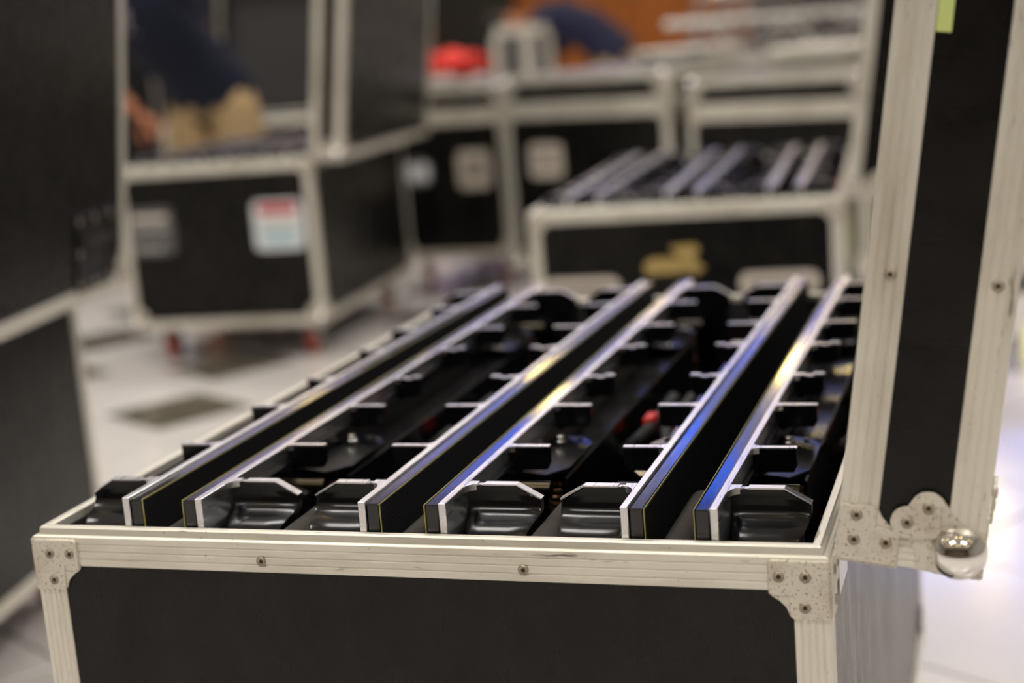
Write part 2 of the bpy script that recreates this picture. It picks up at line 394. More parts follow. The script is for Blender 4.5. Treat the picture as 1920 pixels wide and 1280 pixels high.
def bracket(parent, corner, ua, va, wa, rivets=True, both=True, k=1.0):
    """plates wrapped round a top corner; ua/wa = horizontal directions away from the corner on the two faces, va = down"""
    mb = MB(); c = Vector(corner); ua, va, wa = Vector(ua), Vector(va), Vector(wa)
    for (a, nrm) in ((ua, -wa), (wa, -ua)):
        mb.prism(BRK, lambda x, y, h: c+a*x*k+va*y*k+nrm*h, -.0008, .0010)
        mb.prism(BRK2, lambda x, y, h: c+a*x*k+va*y*k+nrm*h, .0010, .0022)
    o = mb.build('corner_bracket', 'alu_bracket', parent, bevel=.0003)
    if rivets:
        for (a, nrm) in ((ua, -wa), (wa, -ua)):
            for (x, y) in ((.0165, .0125), (.0355, .0125), (.0175, .0355)):
                place_rivet(o, c+a*x*k+va*y*k+nrm*.0022, nrm)
    return o
def ball_corner(parent, c, ax, r=.0195, rivets=True):
    """chrome ball with three heart-shaped flanges; ax = three inward unit directions from the corner c"""
    c = Vector(c); ax = [Vector(a) for a in ax]
    base = [(0, 0), (.044, 0), (.0445, .008), (.0475, .016), (.053, .0225), (.0545, .035), (.046, .046), (.0335, .0525), (.028, .050), (.0245, .045), (.018, .0385), (.0095, .0345), (0, .033)]
    heart = [(.0325, .0255)]+[(.053+.0115*math.cos(a), .034+.0115*math.sin(a)) for a in [R_(-95+k*20) for k in range(0, 10)]] + \
            [(.040+.0125*math.cos(a), .0455+.0125*math.sin(a)) for a in [R_(20+k*20) for k in range(0, 8)]]+[(.0315, .048), (.0312, .028)]
    fl_ = MB()
    for a, b, n in ((0, 1, 2), (1, 2, 0), (2, 0, 1)):
        fn = lambda x, y, h: c+ax[a]*x+ax[b]*y-ax[n]*h
        fl_.prism(base, fn, -.0008, .0011)
        fl_.prism(heart, fn, .0009, .0036)
    o = fl_.build('ball_corner', 'alu_bracket', parent, bevel=.0003)
    prof = [(0, -r)]+[(r*math.sin(t), -r*math.cos(t)) for t in [k*PI/14 for k in range(1, 14)]]+[(0, r)]
    b = MB().lathe(prof, 28, Matrix.Translation(c+ax[0]*.0165+ax[1]*.0165+ax[2]*.003)).build('ball', 'chrome', o, smooth=80)
    if rivets:
        for a, b_, n in ((0, 1, 2), (1, 2, 0), (2, 0, 1)):
            for (x, y) in ((.053, .034), (.040, .0465)):
                place_rivet(o, c+ax[a]*x+ax[b_]*y-ax[n]*.0036, -ax[n])
    return o

def make_case():
    e = empty('flight_case')
    t = .009; g = .0016
    H = RIM
    MB().box(.003, W-.003, g, g+t, BZ, H-.004).build('front_panel', 'laminate', e)
    MB().box(.003, W-.003, L-g-t, L-g, BZ, H-.004).build('back_panel', 'laminate', e)
    MB().box(g, g+t, .003, L-.003, BZ, H-.004).build('side_panel', 'laminate', e)
    MB().box(W-g-t, W-g, .003, L-.003, BZ, H-.004).build('side_panel', 'laminate', e)
    MB().box(.003, W-.003, .003, L-.003, BZ+.0015, BZ+.010).build('bottom_panel', 'laminate', e)
    ln = MB(); i0 = .0107; i1 = .0135
    ln.box(i0, W-i0, i0, i1, BZ+.01, H-.002); ln.box(i0, W-i0, L-i1, L-i0, BZ+.01, H-.002)
    ln.box(i0, i1, i1, L-i1, BZ+.01, H-.002); ln.box(W-i1, W-i0, i1, L-i1, BZ+.01, H-.002); ln.box(i1, W-i1, i1, L-i1, BZ+.01, BZ+.014)
    ln.build('foam_lining', 'lining', e, smooth=0)
    for (p, a, s) in SIDES:
        tp = mitred(sec_top, s).build('rim_profile', 'alu_edge', e, smooth=25); tp.location = (p[0], p[1], H); tp.rotation_euler.z = a
        nr = 2 if s == W else 3
        for k in range(nr):
            x = [.212, .432][k] if s == W else s*(k+1)/(nr+1)
            place_rivet(tp, (x, -.0002, -.0165), (0, -1, 0))
        bt = mitred(sec_bot, s).build('edge_profile', 'alu_edge', e, smooth=25); bt.location = (p[0], p[1], BZ); bt.rotation_euler.z = a
    for (p, a, s) in SIDES:
        vp = MB().prism(l_section(), lambda x, y, h: (x, y, h), BZ+EW-.002, H-EW+.001).build('corner_profile', 'alu_post', e, smooth=25)
        vp.location = (p[0], p[1], 0); vp.rotation_euler.z = a
    for sx in (0, 1):
        for sy in (0, 1):
            bracket(e, (sx*W, sy*L, H-.0022), (1-2*sx, 0, 0), (0, 0, -1), (0, 1-2*sy, 0))
            ball_corner(e, (sx*W, sy*L, BZ), [(0, 0, 1), (1-2*sx, 0, 0), (0, 1-2*sy, 0)], .0180, rivets=False)
    # casters
    for sx in (0, 1):
        for sy in (0, 1):
            cx = .085 if sx == 0 else W-.085; cy = .10 if sy == 0 else L-.10
            mb = MB().box(-.045, .045, -.04, .04, .0, .004).lathe([(.022, 0), (.026, -.012), (.016, -.016)], 16)
            mb.box(-.022, -.018, -.028, .030, -.062, -.012); mb.box(.018, .022, -.028, .030, -.062, -.012); mb.box(-.022, .022, -.028, .03, -.016, -.012)
            c = mb.build('caster', 'steel', e, bevel=.0008, loc=(cx, cy, BZ-.004))
            M = Matrix.Translation((0, .012, -.0595)) @ Matrix.Rotation(PI/2, 4, 'Y')
            wh = MB().lathe([(.012, -.015), (.030, -.015), (.0405, -.012), (.0415, 0), (.0405, .012), (.030, .015), (.012, .015)], 24, M).build('wheel', 'wheel_red', c)
            MB().lathe([(.009, -.024), (.009, .024)], 10, M).build('axle', 'steel', c)
            for s_ in (-1, 1):
                MB().lathe([(.011, .0148*s_), (.029, .0158*s_)], 20, M).build('hub_disc', 'rubber', c)
    # hinges on the hinge side
    for y in (.045, .5, L-.1):
        h = MB().box(W-.001, W+.0022, y, y+.055, H-.045, H-.006).tube([(W+.004, y, H+.001), (W+.004, y+.055, H+.001)], .0038, 10)
        h.build('hinge', 'steel', e)
    # lid: local origin on the hinge line, closed position
    t = .008
    lm = MB().box(-W+.003, -.003, .003, L-.003, D-.0016-t, D-.0016)
    lm.box(-W+.003, -.003, g, g+t, .004, D-.004); lm.box(-W+.003, -.003, L-g-t, L-g, .004, D-.004)
    lm.box(-W+g, -W+g+t, .003, L-.003, .004, D-.004); lm.box(-g-t, -g, .003, L-.003, .004, D-.004)
    lid = lm.build('lid', 'laminate', e, smooth=0); lid.location = (W+.004, 0, H+.0012)
    MB().box(-W+.02, -.02, .02, L-.02, D-.022, D-.0095).build('lid_lining', 'lining', lid)
    for (p, a, s) in SIDES:
        mp = mitred(sec_mouth, s).build('mouth_profile', 'alu_edge', lid, smooth=25); mp.location = (p[0]-W, p[1], 0); mp.rotation_euler.z = a
        tp = mitred(sec_lidtop(), s).build('edge_profile', 'alu_edge', lid, smooth=25); tp.location = (p[0]-W, p[1], D); tp.rotation_euler.z = a
        vp = MB().prism(l_section(), lambda x, y, h: (x, y, h), .026, D-EW+.001).build('corner_profile', 'alu_post', lid, smooth=25)
        vp.location = (p[0]-W, p[1], 0); vp.rotation_euler.z = a
        if s == W:
            for x in ((.455, .23) if a == 0 else (.2, .43)):
                place_rivet(mp, (x, -.0002, .0165), (0, -1, 0)); place_rivet(tp, (x, -.0002, -.0135), (0, -1, 0))
    lid.rotation_euler.y = 0
    for sx in (0, 1):
        for sy in (0, 1):
            # brackets on the lid mouth corners sit with their short side towards the top
            c0 = ((sx-1)*W, sy*L, .0006)
            bracket(lid, c0, (1-2*sx, 0, 0), (0, 0, 1), (0, 1-2*sy, 0), k=.95)
            # ball corners on the lid top
            ax = [(0, 0, -1), (1-2*sx, 0, 0), (0, 1-2*sy, 0)]
            ball_corner(lid, ((sx-1)*W, sy*L, D), ax)
    return e
proto = make_case()
bpy.data.objects.remove(RV)

def set_case(o, loc, rz, ang, label, group=None, scale=None):
    o.location = (*loc, 0); o.rotation_euler.z = R_(rz)
    l = sub(o, 'lid')[0]; l.rotation_euler.y = R_(ang)
    if scale: o.scale = scale
    tag(o, label, 'flight case', group); return o
GC = 'flight cases on the hall floor'
case_A = copy_tree(proto); case_B = copy_tree(proto); case_C = copy_tree(proto); case_E = copy_tree(proto)
case_F = copy_tree(proto); case_G = copy_tree(proto); case_H = copy_tree(proto); case_J = copy_tree(proto); case_K = copy_tree(proto)
main = set_case(proto, (0, 0), 0, 98, 'open black flight case nearest the camera with worn aluminium edges, full of panels', GC)
set_case(case_A, (-1.32, .238), 10.4, 97, 'open black flight case at far left whose upright lid shows a recessed handle', GC)
set_case(case_B, (-.20, 2.09), 4, 98, 'open black flight case with a gold emblem, behind the front case', GC)
set_case(case_C, (-1.94, 3.27), 5.5, 98, 'open black flight case with red and white sticker on its front, before the person', GC, (1, 1, 1.085))
set_case(case_E, (-1.50, 4.60), 0, 0, 'narrow closed flight case with round logo and cream label, red cloth on top', GC, (.66, .8, 1.14))
set_case(case_F, (-.95, 4.28), -18, 0, 'closed flight case with one cream label, right of the narrow case', GC, (1.03, 1, 1.18))
set_case(case_G, (-.245, 4.10), -18, 0, 'closed flight case directly behind the panels of the emblem case', GC, (.95, 1, 1.12))
set_case(case_H, (-2.07, 5.7), 92, 100, 'open flight case behind the standing person, grey lid lining facing the camera', GC, (1.0, 1.05, 1.12))
set_case(case_J, (-1.0, 6.95), -8, 0, 'closed flight case in the back row, with metal truss lying on its lid', GC)
set_case(case_K, (-.15, 6.75), -8, 0, 'closed flight case in the back row, rightmost beside the upright lid', GC)

# recessed handle dish on the lid of the left case
lidA = sub(case_A, 'lid')[0]
hz = D-.0016
hd = MB()
x0, x1, y0, y1 = -.152, -.020, .80, .955
hd.box(x0, x1, y0, y0+.022, hz-.001, hz+.004); hd.box(x0, x1, y1-.022, y1, hz-.001, hz+.004)
hd.box(x0, x0+.022, y0+.022, y1-.022, hz-.001, hz+.004); hd.box(x1-.022, x1, y0+.022, y1-.022, hz-.001, hz+.004)
dish = hd.build('handle_dish', 'cast_black', lidA, bevel=.001)
MB().box(x0+.02, x1-.02, y0+.02, y1-.02, hz-.0005, hz+.0012).build('dish_floor', 'rubber', dish)
MB().tube([(x0+.05, y0+.024, hz+.004), (x0+.05, y0+.04, hz+.008), (x0+.05, y1-.04, hz+.008), (x0+.05, y1-.024, hz+.004)], .006).build('grip', 'rubber', dish)
rvm = [c for c in sub(main, 'corner_bracket')[0].children][0]
for (x, y) in ((x0+.011, y0+.011), (x0+.011, y1-.011), (x1-.011, y0+.011), (x1-.011, y1-.011), (x0+.011, (y0+y1)/2), ((x0+x1)/2, y0+.011), (x1-.011, (y0+y1)/2)):
    inst(rvm, dish, (x, y, hz+.004), (0, 0, 0), 'rivet').scale = (1.7, 1.7, 1.7)

# stickers and printed marks: flat plates on the panels (case-local front coordinates x, z below rim)
def rrect(w_, h_, r, n=4):
    out = []
    for cx, cz, a0 in ((w_/2-r, h_/2-r, 0), (-w_/2+r, h_/2-r, 90), (-w_/2+r, -h_/2+r, 180), (w_/2-r, -h_/2+r, 270)):
        out += [(cx+r*math.cos(R_(a0+90*k/n)), cz+r*math.sin(R_(a0+90*k/n))) for k in range(n+1)]
    return out
def sticker(case, x, z, w_, h_, m_, bands, r=.02, name='sticker', label=None):
    fn = lambda a, b, h: (x+a, .0016-h, RIM+z+b)
    o = MB().prism(rrect(w_, h_, r), fn, 0, .0006).build(name, m_, case, smooth=0)
    if label: o['label'] = label
    for (bx, bz, bw, bh, bm_) in bands:
        MB().prism(rrect(bw, bh, min(bw, bh)*.3), lambda a, b, h: fn(a+bx, b+bz, h), .0006, .0010).build('print_band', bm_, o, smooth=0)
    return o
sticker(case_C, .535, -.185, .165, .145, 'white_label', [(0, .048, .13, .03, 'label_red'), (0, .005, .12, .016, 'cream_label'), (.0, -.022, .12, .02, 'label_blue'), (0, -.05, .10, .014, 'label_blue')], label='white sticker with red band and pale blue lines')
sticker(case_C, .10, -.185, .16, .14, 'grey_label', [(0, .04, .12, .016, 'cream_label'), (0, .005, .12, .010, 'plaster'), (0, -.025, .12, .016, 'label_ink'), (-.01, -.05, .09, .010, 'plaster')], label='dark grey sticker with pale lines')
sticker(case_E, .47, -.18, .21, .13, 'cream_label', [(0, .02, .10, .016, 'label_ink'), (0, -.012, .12, .014, 'grey_label')], r=.03, label='cream label')
sticker(case_E, .115, -.18, .17, .09, 'grey_label', [(-.035, 0, .06, .06, 'white_label'), (.04, 0, .06, .06, 'white_label')], r=.044, name='round_logo', label='round pale logo')
sticker(case_F, .165, -.15, .14, .105, 'cream_label', [(0, .025, .11, .010, 'grey_label'), (0, -.015, .11, .010, 'grey_label')], r=.02, label='cream label')
fnB = lambda a, b, h: (a, .0016-h, RIM+b)
em = MB()
em.prism([(.245, -.118), (.262, -.107), (.315, -.108), (.345, -.140), (.252, -.143), (.243, -.132)], fnB, 0, .0008)
em.prism([(.300, -.083), (.355, -.081), (.362, -.095), (.350, -.112), (.372, -.132), (.352, -.146), (.318, -.108)], fnB, 0, .0008)
em.build('gold_emblem', 'gold', case_B, smooth=0)
sticker(case_B, .105, -.165, .17, .045, 'cream_label', [(0, 0, .14, .010, 'grey_label')], r=.02, label='cream label')
sticker(case_B, .525, -.168, .165, .045, 'cream_label', [(0, 0, .13, .010, 'grey_label')], r=.02, label='cream label')
# tape on the lid end of the front case
lidM = sub(main, 'lid')[0]
MB().box(-.400, -.3665, .0009, .0017, .0275, .0375).build('tape_strip', 'tape', lidM)
# foam rollers between the panels (front and second case)
def foam(case):
    for x, y1_, z_ in ((.119, .15, -.012), (.2265, .12, -.011), (.330, .15, -.012), (.4385, .12, -.011), (.543, .15, -.012)):
        MB().tube([(x, .02, RIM+z_), (x, y1_, RIM+z_)], .0135, 14).build('foam_roller', 'foam', case)
foam(main); foam(case_B)

# ------------------------------------------------------------------ LED panel prototypes (two mirrored)
PH = .494
def make_panel(flip):
    """local: x=0 display face, +x towards the back, y 0..1, z=0 top"""
    e = empty('led_panel')
    B = lambda mb, n, m_, par=e, **k: mb.build(n, m_, par, flipx=flip, **k)
    B(MB().box(.0008, .012, 0, 1, -PH, -.0006), 'module_frame', 'module_black', bevel=.0012)
    face = B(MB().box(-.0006, .0003, .0008, .9992, -PH, -.0012), 'led_face', 'led_black')
    gk = MB().box(.0002, .0006, -.0003, 1.0003, -.0014, -.0003); gk.box(.0, .0007, -.0003, .0012, -PH, -.0014); gk.box(.0, .0007, .9988, 1.0005, -PH, -.0014)
    B(gk, 'gasket', 'gasket_yellow')
    B(MB().box(.0125, .0185, -.0012, 1.0012, -PH, .0012), 'edge_rail', 'alu_clean', bevel=.0005)
    B(MB().box(.0185, .024, .052, .948, -PH, -.012), 'back_plate', 'cast_black', bevel=.001)
    # corner wings
    prof = [(.051, .0), (.051, -.006), (.051, -.012), (.0503, -.016), (.048, -.0195), (.0435, -.0225), (.037, -.0245), (.030, -.0265), (.0235, -.030), (.0185, -.035), (.016, -.041), (.0157, -.047), (.0175, -.053), (.021, -.058), (.024, -.07), (.024, -.11)]
    def xmax(z):
        z = -z
        if z < .011: return .0600+.0195*z/.011
        if z < .021: return .0795
        if z < .034: return .0795-.007*(z-.021)/.013
        return .0725
    for far in (0, 1):
        yy = (lambda y: y) if not far else (lambda y: 1-y)
        mb = MB(); xs = [.0, .03, .065, .105, .15, .2, .4, .7, .96, 1.0]; n = len(prof); k = len(xs); vs = []; fs = []
        for (y, z) in prof:
            xm = xmax(z)
            for i, u in enumerate(xs):
                dy = (.051-y)*(1-math.sqrt(max(0, 1-(1-min(1, u/.2))**2)))            # scoop runs out towards the rail
                vs.append((.018+(xm-.018)*u, yy(y+dy+(.0012 if u == 1 else 0)), z))
        for (y, z) in prof:
            xm = xmax(z)
            for u in xs: vs.append((.018+(xm-.018)*u, yy(.0585), z))
        Nf = n*k
        for a in range(n-1):
            for b in range(k-1):
                q = (a*k+b, a*k+b+1, (a+1)*k+b+1, (a+1)*k+b); fs.append(q); fs.append(tuple(Nf+i for i in q[::-1]))
        for a in range(n-1):
            fs.append((a*k, (a+1)*k, Nf+(a+1)*k, Nf+a*k)); fs.append((a*k+k-1, Nf+a*k+k-1, Nf+(a+1)*k+k-1, (a+1)*k+k-1))
        for b in range(k-1):
            fs.append((b, Nf+b, Nf+b+1, b+1)); c0 = (n-1)*k; fs.append((c0+b, c0+b+1, Nf+c0+b+1, Nf+c0+b))
        mb.add(vs, fs)
        wg = B(mb, 'corner_wing', 'cast_black', smooth=40)
        cap = MB()
        def capbox(xa, xb, ya, yb, za, zb): cap.box(xa, xb, min(yy(ya), yy(yb)), max(yy(ya), yy(yb)), za, zb)
        capbox(.0185, .0270, .0505, .0590, 0, .0012); capbox(.0270, .0325, .0520, .0575, -.0012, .0002); capbox(.0325, .0600, .0505, .0590, 0, .0012)
        cap.prism([(.0600, .0012), (.0600, 0), (.0795, -.0112), (.0802, -.0102)], lambda a, b, h: (a, yy(h), b), .0507, .0588)
        cap.prism([(.0185, .052), (.0185, .040), (.0205, .046), (.0245, .0505), (.030, .052)], lambda a, b, h: (a, yy(b), h), -.004, .0012)
        B(cap, 'wing_edge', 'alu_clean', wg)
    for (y, xe, kind) in ((.165, .055, 0), (.308, .055, 0), (.428, .048, 1), (.572, .048, 1), (.692, .055, 0), (.835, .055, 0)):
        mb = MB().prism([(.0185, 0), (xe, 0), (xe, -.014), (xe-.003, -.020), (.030, -.020), (.0185, -.026)], lambda a, b, h: (a, h, b), y-.003, y+.003)
        rb = B(mb, 'rib', 'cast_black', bevel=.0006)
        cp = MB()
        if kind == 0: cp.box(.0185, xe, y-.0032, y+.0032, 0, .0012)
        else: cp.box(.0185, .030, y-.0032, y+.0032, 0, .0012); cp.box(.030, .038, y-.0032, y+.0032, -.001, .0003); cp.box(.038, xe, y-.0032, y+.0032, 0, .0022)
        for s_ in (-1, 1):
            cp.prism([(.0185, y+.0032*s_), (.0185, y+.0085*s_), (.0200, y+.0052*s_), (.0240, y+.0032*s_)], lambda a, b, h: (a, b, h), -.004, .0012)
        B(cp, 'rib_edge', 'alu_clean', rb)
    for s_ in (0, 1):
        q = (lambda y: y) if s_ == 0 else (lambda y: 1-y)
        # bolted ledge between the outer ribs
        lp = MB().prism([(q(.176), .024), (q(.300), .024), (q(.300), .050), (q(.286), .060), (q(.205), .060), (q(.176), .046)], lambda a, b, h: (b, a, h-.12*(b-.024)), -.030, -.026)
        ledge = B(lp, 'ledge_plate', 'cast_black', bevel=.0006)
        bl = MB().lathe([(.0055, 0), (.0055, .004), (.0045, .0052), (.0045, .0075), (.0035, .009), (0, .0092)], 14, Matrix.Translation((.034, q(.268), -.0275)))
        B(bl, 'bolt', 'steel', ledge)
        B(MB().lathe([(.0028, 0), (.0028, .0015), (0, .0022)], 10, Matrix.Translation((.046, q(.292), -.0285))), 'bolt', 'steel', ledge)
        B(MB().tube([(.024, q(.150), -.034), (.0245, q(.150), -.034), (.058, q(.150), -.034)], [.0045, .0075, .0075], 14), 'lock_rod', 'brass_dark')
        pts = [(.050+.0052*math.cos(a), q(.185)+.0052*math.sin(a), -.040-.034*a/(2*PI*6)) for a in [k*PI/5 for k in range(61)]]
        B(MB().tube(pts, .0016, 6), 'spring', 'copper')
        B(MB().prism([(q(.062), -.030), (q(.150), -.030), (q(.150), -.046), (q(.062), -.046)], lambda a, b, h: (h, a, b-.25*(h-.024)), .024, .048), 'latch_block', 'cast_black', bevel=.001)
    B(MB().box(.024, .056, .205, .795, -PH, -.040), 'rear_box', 'cast_black', bevel=.0015)
    hn = MB().tube([(.054, .405, -.075), (.072, .41, -.062), (.078, .43, -.058), (.078, .57, -.058), (.072, .59, -.062), (.054, .595, -.075)], .006, 10)
    h = B(hn, 'carry_handle', 'rubber')
    B(MB().box(.070, .082, .445, .47, -.066, -.048), 'release_tab', 'red_plastic', h, bevel=.002)
    return e
pR = make_panel(False); pL = make_panel(True)
XF = [.1000+k*.2123 for k in range(3)]
used = {False: False, True: False}
def panel_at(case, k, label, group, zoff=.0285):
    """k 0..5 across the case, even = display facing right"""
    flip = k % 2 == 0
    src = pL if flip else pR
    if not used[flip]: o = src; used[flip] = True
    else: o = copy_tree(src)
    x = XF[k//2]+(0 if flip else .0367)
    rz = case.rotation_euler.z
    p = Vector((x, .0165, RIM*case.scale.z+zoff)); p.rotate(Euler((0, 0, rz)))
    o.location = case.location+p; o.rotation_euler.z = rz
    tag(o, label, 'LED panel', group); return o
ordn = ['leftmost', 'second from left', 'third from left', 'fourth from left', 'fifth from left', 'rightmost']
for k in range(6):
    panel_at(main, k, 'black LED panel standing in the front case, %s of its six' % ordn[k], 'LED panels in the front case')
for k in range(6):
    panel_at(case_B, k, 'black LED panel in the gold-emblem case, %s of its six' % ordn[k], 'LED panels in the emblem case')
for k in range(6):
    panel_at(case_C, k, 'black LED panel in the case before the person, %s of its six' % ordn[k], 'LED panels in the case before the person')

# red cloth folded on the narrow closed case
def cloth_bundle(name, m_, loc, sx, sy, sz, layers, label, rz=0):
    e = empty(name, loc, rz); tag(e, label, 'cloth')
    for k in range(layers):
        mb = MB(); n = 14; vs = []; fs = []; z0 = sz*k/layers
        for i in range(n+1):
            for j in range(n+1):
                u, v = i/n*2-1, j/n*2-1
                ed = (1-abs(u)**6)*(1-abs(v)**6)
                vs.append((u*sx*(1-.06*k), v*sy*(1-.05*k), z0+sz/layers*(.25+.75*ed**.5)+.012*math.sin(5*u+k)+.010*math.sin(4*v+2*u)))
        off = len(vs)
        vs += [(x, y, z0) for (x, y, z) in vs]
        for i in range(n):
            for j in range(n):
                q = (i*(n+1)+j, (i+1)*(n+1)+j, (i+1)*(n+1)+j+1, i*(n+1)+j+1); fs.append(q); fs.append(tuple(off+a for a in q[::-1]))
        for i in range(n):
            for a, b in ((i, i+1), ((i+1)*(n+1)+n, i*(n+1)+n)): pass
            fs.append((i*(n+1), off+i*(n+1), off+(i+1)*(n+1), (i+1)*(n+1))); fs.append((i*(n+1)+n, (i+1)*(n+1)+n, off+(i+1)*(n+1)+n, off+i*(n+1)+n))
            fs.append((i, i+1, off+i+1, off+i)); fs.append((n*(n+1)+i, off+n*(n+1)+i, off+n*(n+1)+i+1, n*(n+1)+i+1))
        mb.add(vs, fs).build('fold', m_ if isinstance(m_, str) else m_[k % len(m_)], e, smooth=60)
    return e
topE = (RIM+D)*1.14
cloth_bundle('red_cloth', ['cloth_white', 'cloth_red', 'cloth_red'], (-1.40, 5.0, topE+.012), .15, .16, .11, 3, 'bright red cloth folded on top of the narrow closed case', R_(-4))

# ------------------------------------------------------------------ truss, crate and boxes on the back cases
def truss(loc, rz, ln, s=.24, label=''):
    e = empty('box_truss', loc, R_(rz)); tag(e, label, 'truss', 'metal truss pieces')
    for a in (0, 1):
        for b in (0, 1):
            MB().tube([(0, a*s, b*s+.025), (ln, a*s, b*s+.025)], .024, 10).build('chord', 'steel', e)
    n = int(ln/.22)
    for f in range(4):
        for k in range(n):
            x0_, x1_ = k*ln/n, (k+1)*ln/n
            if k % 2: x0_, x1_ = x1_, x0_
            q = [((x0_, 0, .025), (x1_, 0, s+.025)), ((x0_, s, .025), (x1_, s, s+.025)), ((x0_, 0, .025), (x1_, s, .025)), ((x0_, 0, s+.025), (x1_, s, s+.025))][f]
            MB().tube(q, .010, 8).build('brace', 'steel', e)
    return e
TZ = RIM+D+.003
truss((-.95, 7.15, TZ), -8, 1.55, .23, 'shiny aluminium box truss lying on the back row cases')
truss((-.70, 7.55, TZ), -8, 1.4, .23, 'aluminium box truss lying behind the nearer truss on the back row')
def crate(name, loc, rz, sx, sy, sz, label):
    e = empty(name, loc, R_(rz)); tag(e, label, 'crate')
    MB().box(-sx, sx, -sy, sy, 0, sz).build('body', 'grey_label', e, bevel=.004)
    for z in (0, sz-.05): MB().box(-sx-.004, sx+.004, -sy-.004, sy+.004, z, z+.05).build('band', 'alu_edge', e, bevel=.003)
    for a in (-1, 1):
        for b in (-1, 1): MB().box(a*sx-.02, a*sx+.02, b*sy-.02, b*sy+.02, .05, sz-.05).build('corner_post', 'alu_edge', e, bevel=.003)
    MB().tube([(-.06, -sy-.005, sz*.6), (-.05, -sy-.03, sz*.6), (.05, -sy-.03, sz*.6), (.06, -sy-.005, sz*.6)], .007).build('handle', 'steel', e)
    return e
crate('equipment_crate', (-1.53, 6.45, 0), -8, .085, .12, 1.0, 'tall slim pale-edged equipment crate left of the bending person')
# low silver equipment boxes on the closed case behind the emblem case
def silver_box(loc, rz, sx, sy, sz, label):
    e = empty('silver_box', loc, R_(rz)); tag(e, label, 'equipment box', 'silver boxes on the closed cases')
    MB().box(-sx, sx, -sy, sy, 0, sz*.58).build('base', 'alu_edge', e, bevel=.004)
    MB().box(-sx, sx, -sy, sy, sz*.60, sz).build('cover', 'alu_edge', e, bevel=.004)
    MB().box(-sx+.004, sx-.004, -sy+.004, sy-.004, sz*.57, sz*.61).build('seam', 'grey_label', e)
    for a in (-.6, .6): MB().box(a*sx-.02, a*sx+.02, -sy-.006, -sy, sz*.45, sz*.75).build('catch', 'chrome', e, bevel=.001)
    return e
silver_box((.22, 4.62, (RIM+D)*1.12+.003), -18, .22, .15, .07, 'low silver equipment box on the closed case behind the emblem case')
silver_box((-.36, 4.75, (RIM+D)*1.18+.003), -18, .17, .12, .05, 'low silver box on the closed case with one cream label')

def barrier(loc, rz, label):
    e = empty('crowd_barrier', loc, R_(rz)); tag(e, label, 'barrier', 'steel barriers at the back')
    MB().tube([(0, 0, .12), (0, 0, 1.0), (.03, 0, 1.07), (.1, 0, 1.1), (1.5, 0, 1.1), (1.57, 0, 1.07), (1.6, 0, 1.0), (1.6, 0, .12)], .019, 10).build('frame', 'steel', e)
    MB().tube([(0, 0, .22), (1.6, 0, .22)], .016, 8).build('lower_rail', 'steel', e)
    for k in range(13): MB().tube([(.115*(k+1), 0, .22), (.115*(k+1), 0, 1.09)], .009, 8).build('bar', 'steel', e)
    for x in (.15, 1.45): MB().box(x-.03, x+.03, -.25, .25, .0, .012).tube([(x, 0, .01), (x, 0, .22)], .016, 8).build('foot', 'steel', e)
    return e
for k, (y, n_) in enumerate(((8.3, 'nearest'), (8.9, 'middle'), (9.5, 'farthest'))):
    barrier((-1.0+.05*k, y, 0), -6, 'shiny steel crowd barrier with upright bars behind the truss, %s of three' % n_)
c2_ = copy_tree(cu); c2_.location = (-.95, 10.3, 0); c2_.rotation_euler.z = R_(-3); c2_.scale.z = .7; tag(c2_, 'added black drape darkening the background behind the steel barriers', 'drape')  # second drape, added as a dark backdrop for the barriers
# ------------------------------------------------------------------ people
def skin_obj(name, pts, edges, radii, m_, parent, root=0, lev=2):
    me = bpy.data.meshes.new(name); me.from_pydata([Vector(p) for p in pts], edges, []); me.update()
    o = bpy.data.objects.new(name, me); C.objects.link(o); o.parent = parent
    sk = o.modifiers.new('skin', 'SKIN'); sk.use_smooth_shade = True
    if not me.skin_vertices: me.attributes
    lay = me.skin_vertices[0].data
    for i, r in enumerate(radii): lay[i].radius = r if isinstance(r, tuple) else (r, r); lay[i].use_root = (i == root)
    ss = o.modifiers.new('subsurf', 'SUBSURF'); ss.levels = lev; ss.render_levels = lev
    me.materials.append(MATS[m_]); return o
def hand(parent, wrist, direction, palm_n, m_, s=1.0, curl=.5):
    d = Vector(direction).normalized(); n = Vector(palm_n); n = (n-d*n.dot(d)).normalized(); sdir = d.cross(n)
    wv = Vector(wrist); pts = [wv, wv+d*.035*s, wv+d*.085*s]; ed = [(0, 1), (1, 2)]; rad = [(.024*s, .02*s), (.036*s, .018*s), (.038*s, .016*s)]
    o = skin_obj('hand', pts, ed, rad, m_, parent)
    for k, (off, ln) in enumerate(((-.030, .062), (-.010, .074), (.010, .078), (.029, .070))):
        b = wv+d*.075*s+sdir*off*s; c1 = curl
        p = [b, b+d*.022*s]
        dd = d.copy()
        for j in range(3):
            dd = (dd*math.cos(c1*.6)+n*math.sin(c1*.6)).normalized(); p.append(p[-1]+dd*ln*s*.36)
        skin_obj('finger', p, [(i, i+1) for i in range(4)], [.0095*s, .0095*s, .009*s, .0085*s, .0075*s], m_, o)
    tb = wv+d*.03*s+sdir*.03*s; td = (d*.6+sdir*.8+n*.2).normalized()
    skin_obj('thumb', [tb, tb+td*.035*s, tb+td*.06*s+d*.01, tb+td*.075*s+d*.025], [(0, 1), (1, 2), (2, 3)], [.013*s, .0115*s, .0105*s, .009*s], m_, o)
    return o
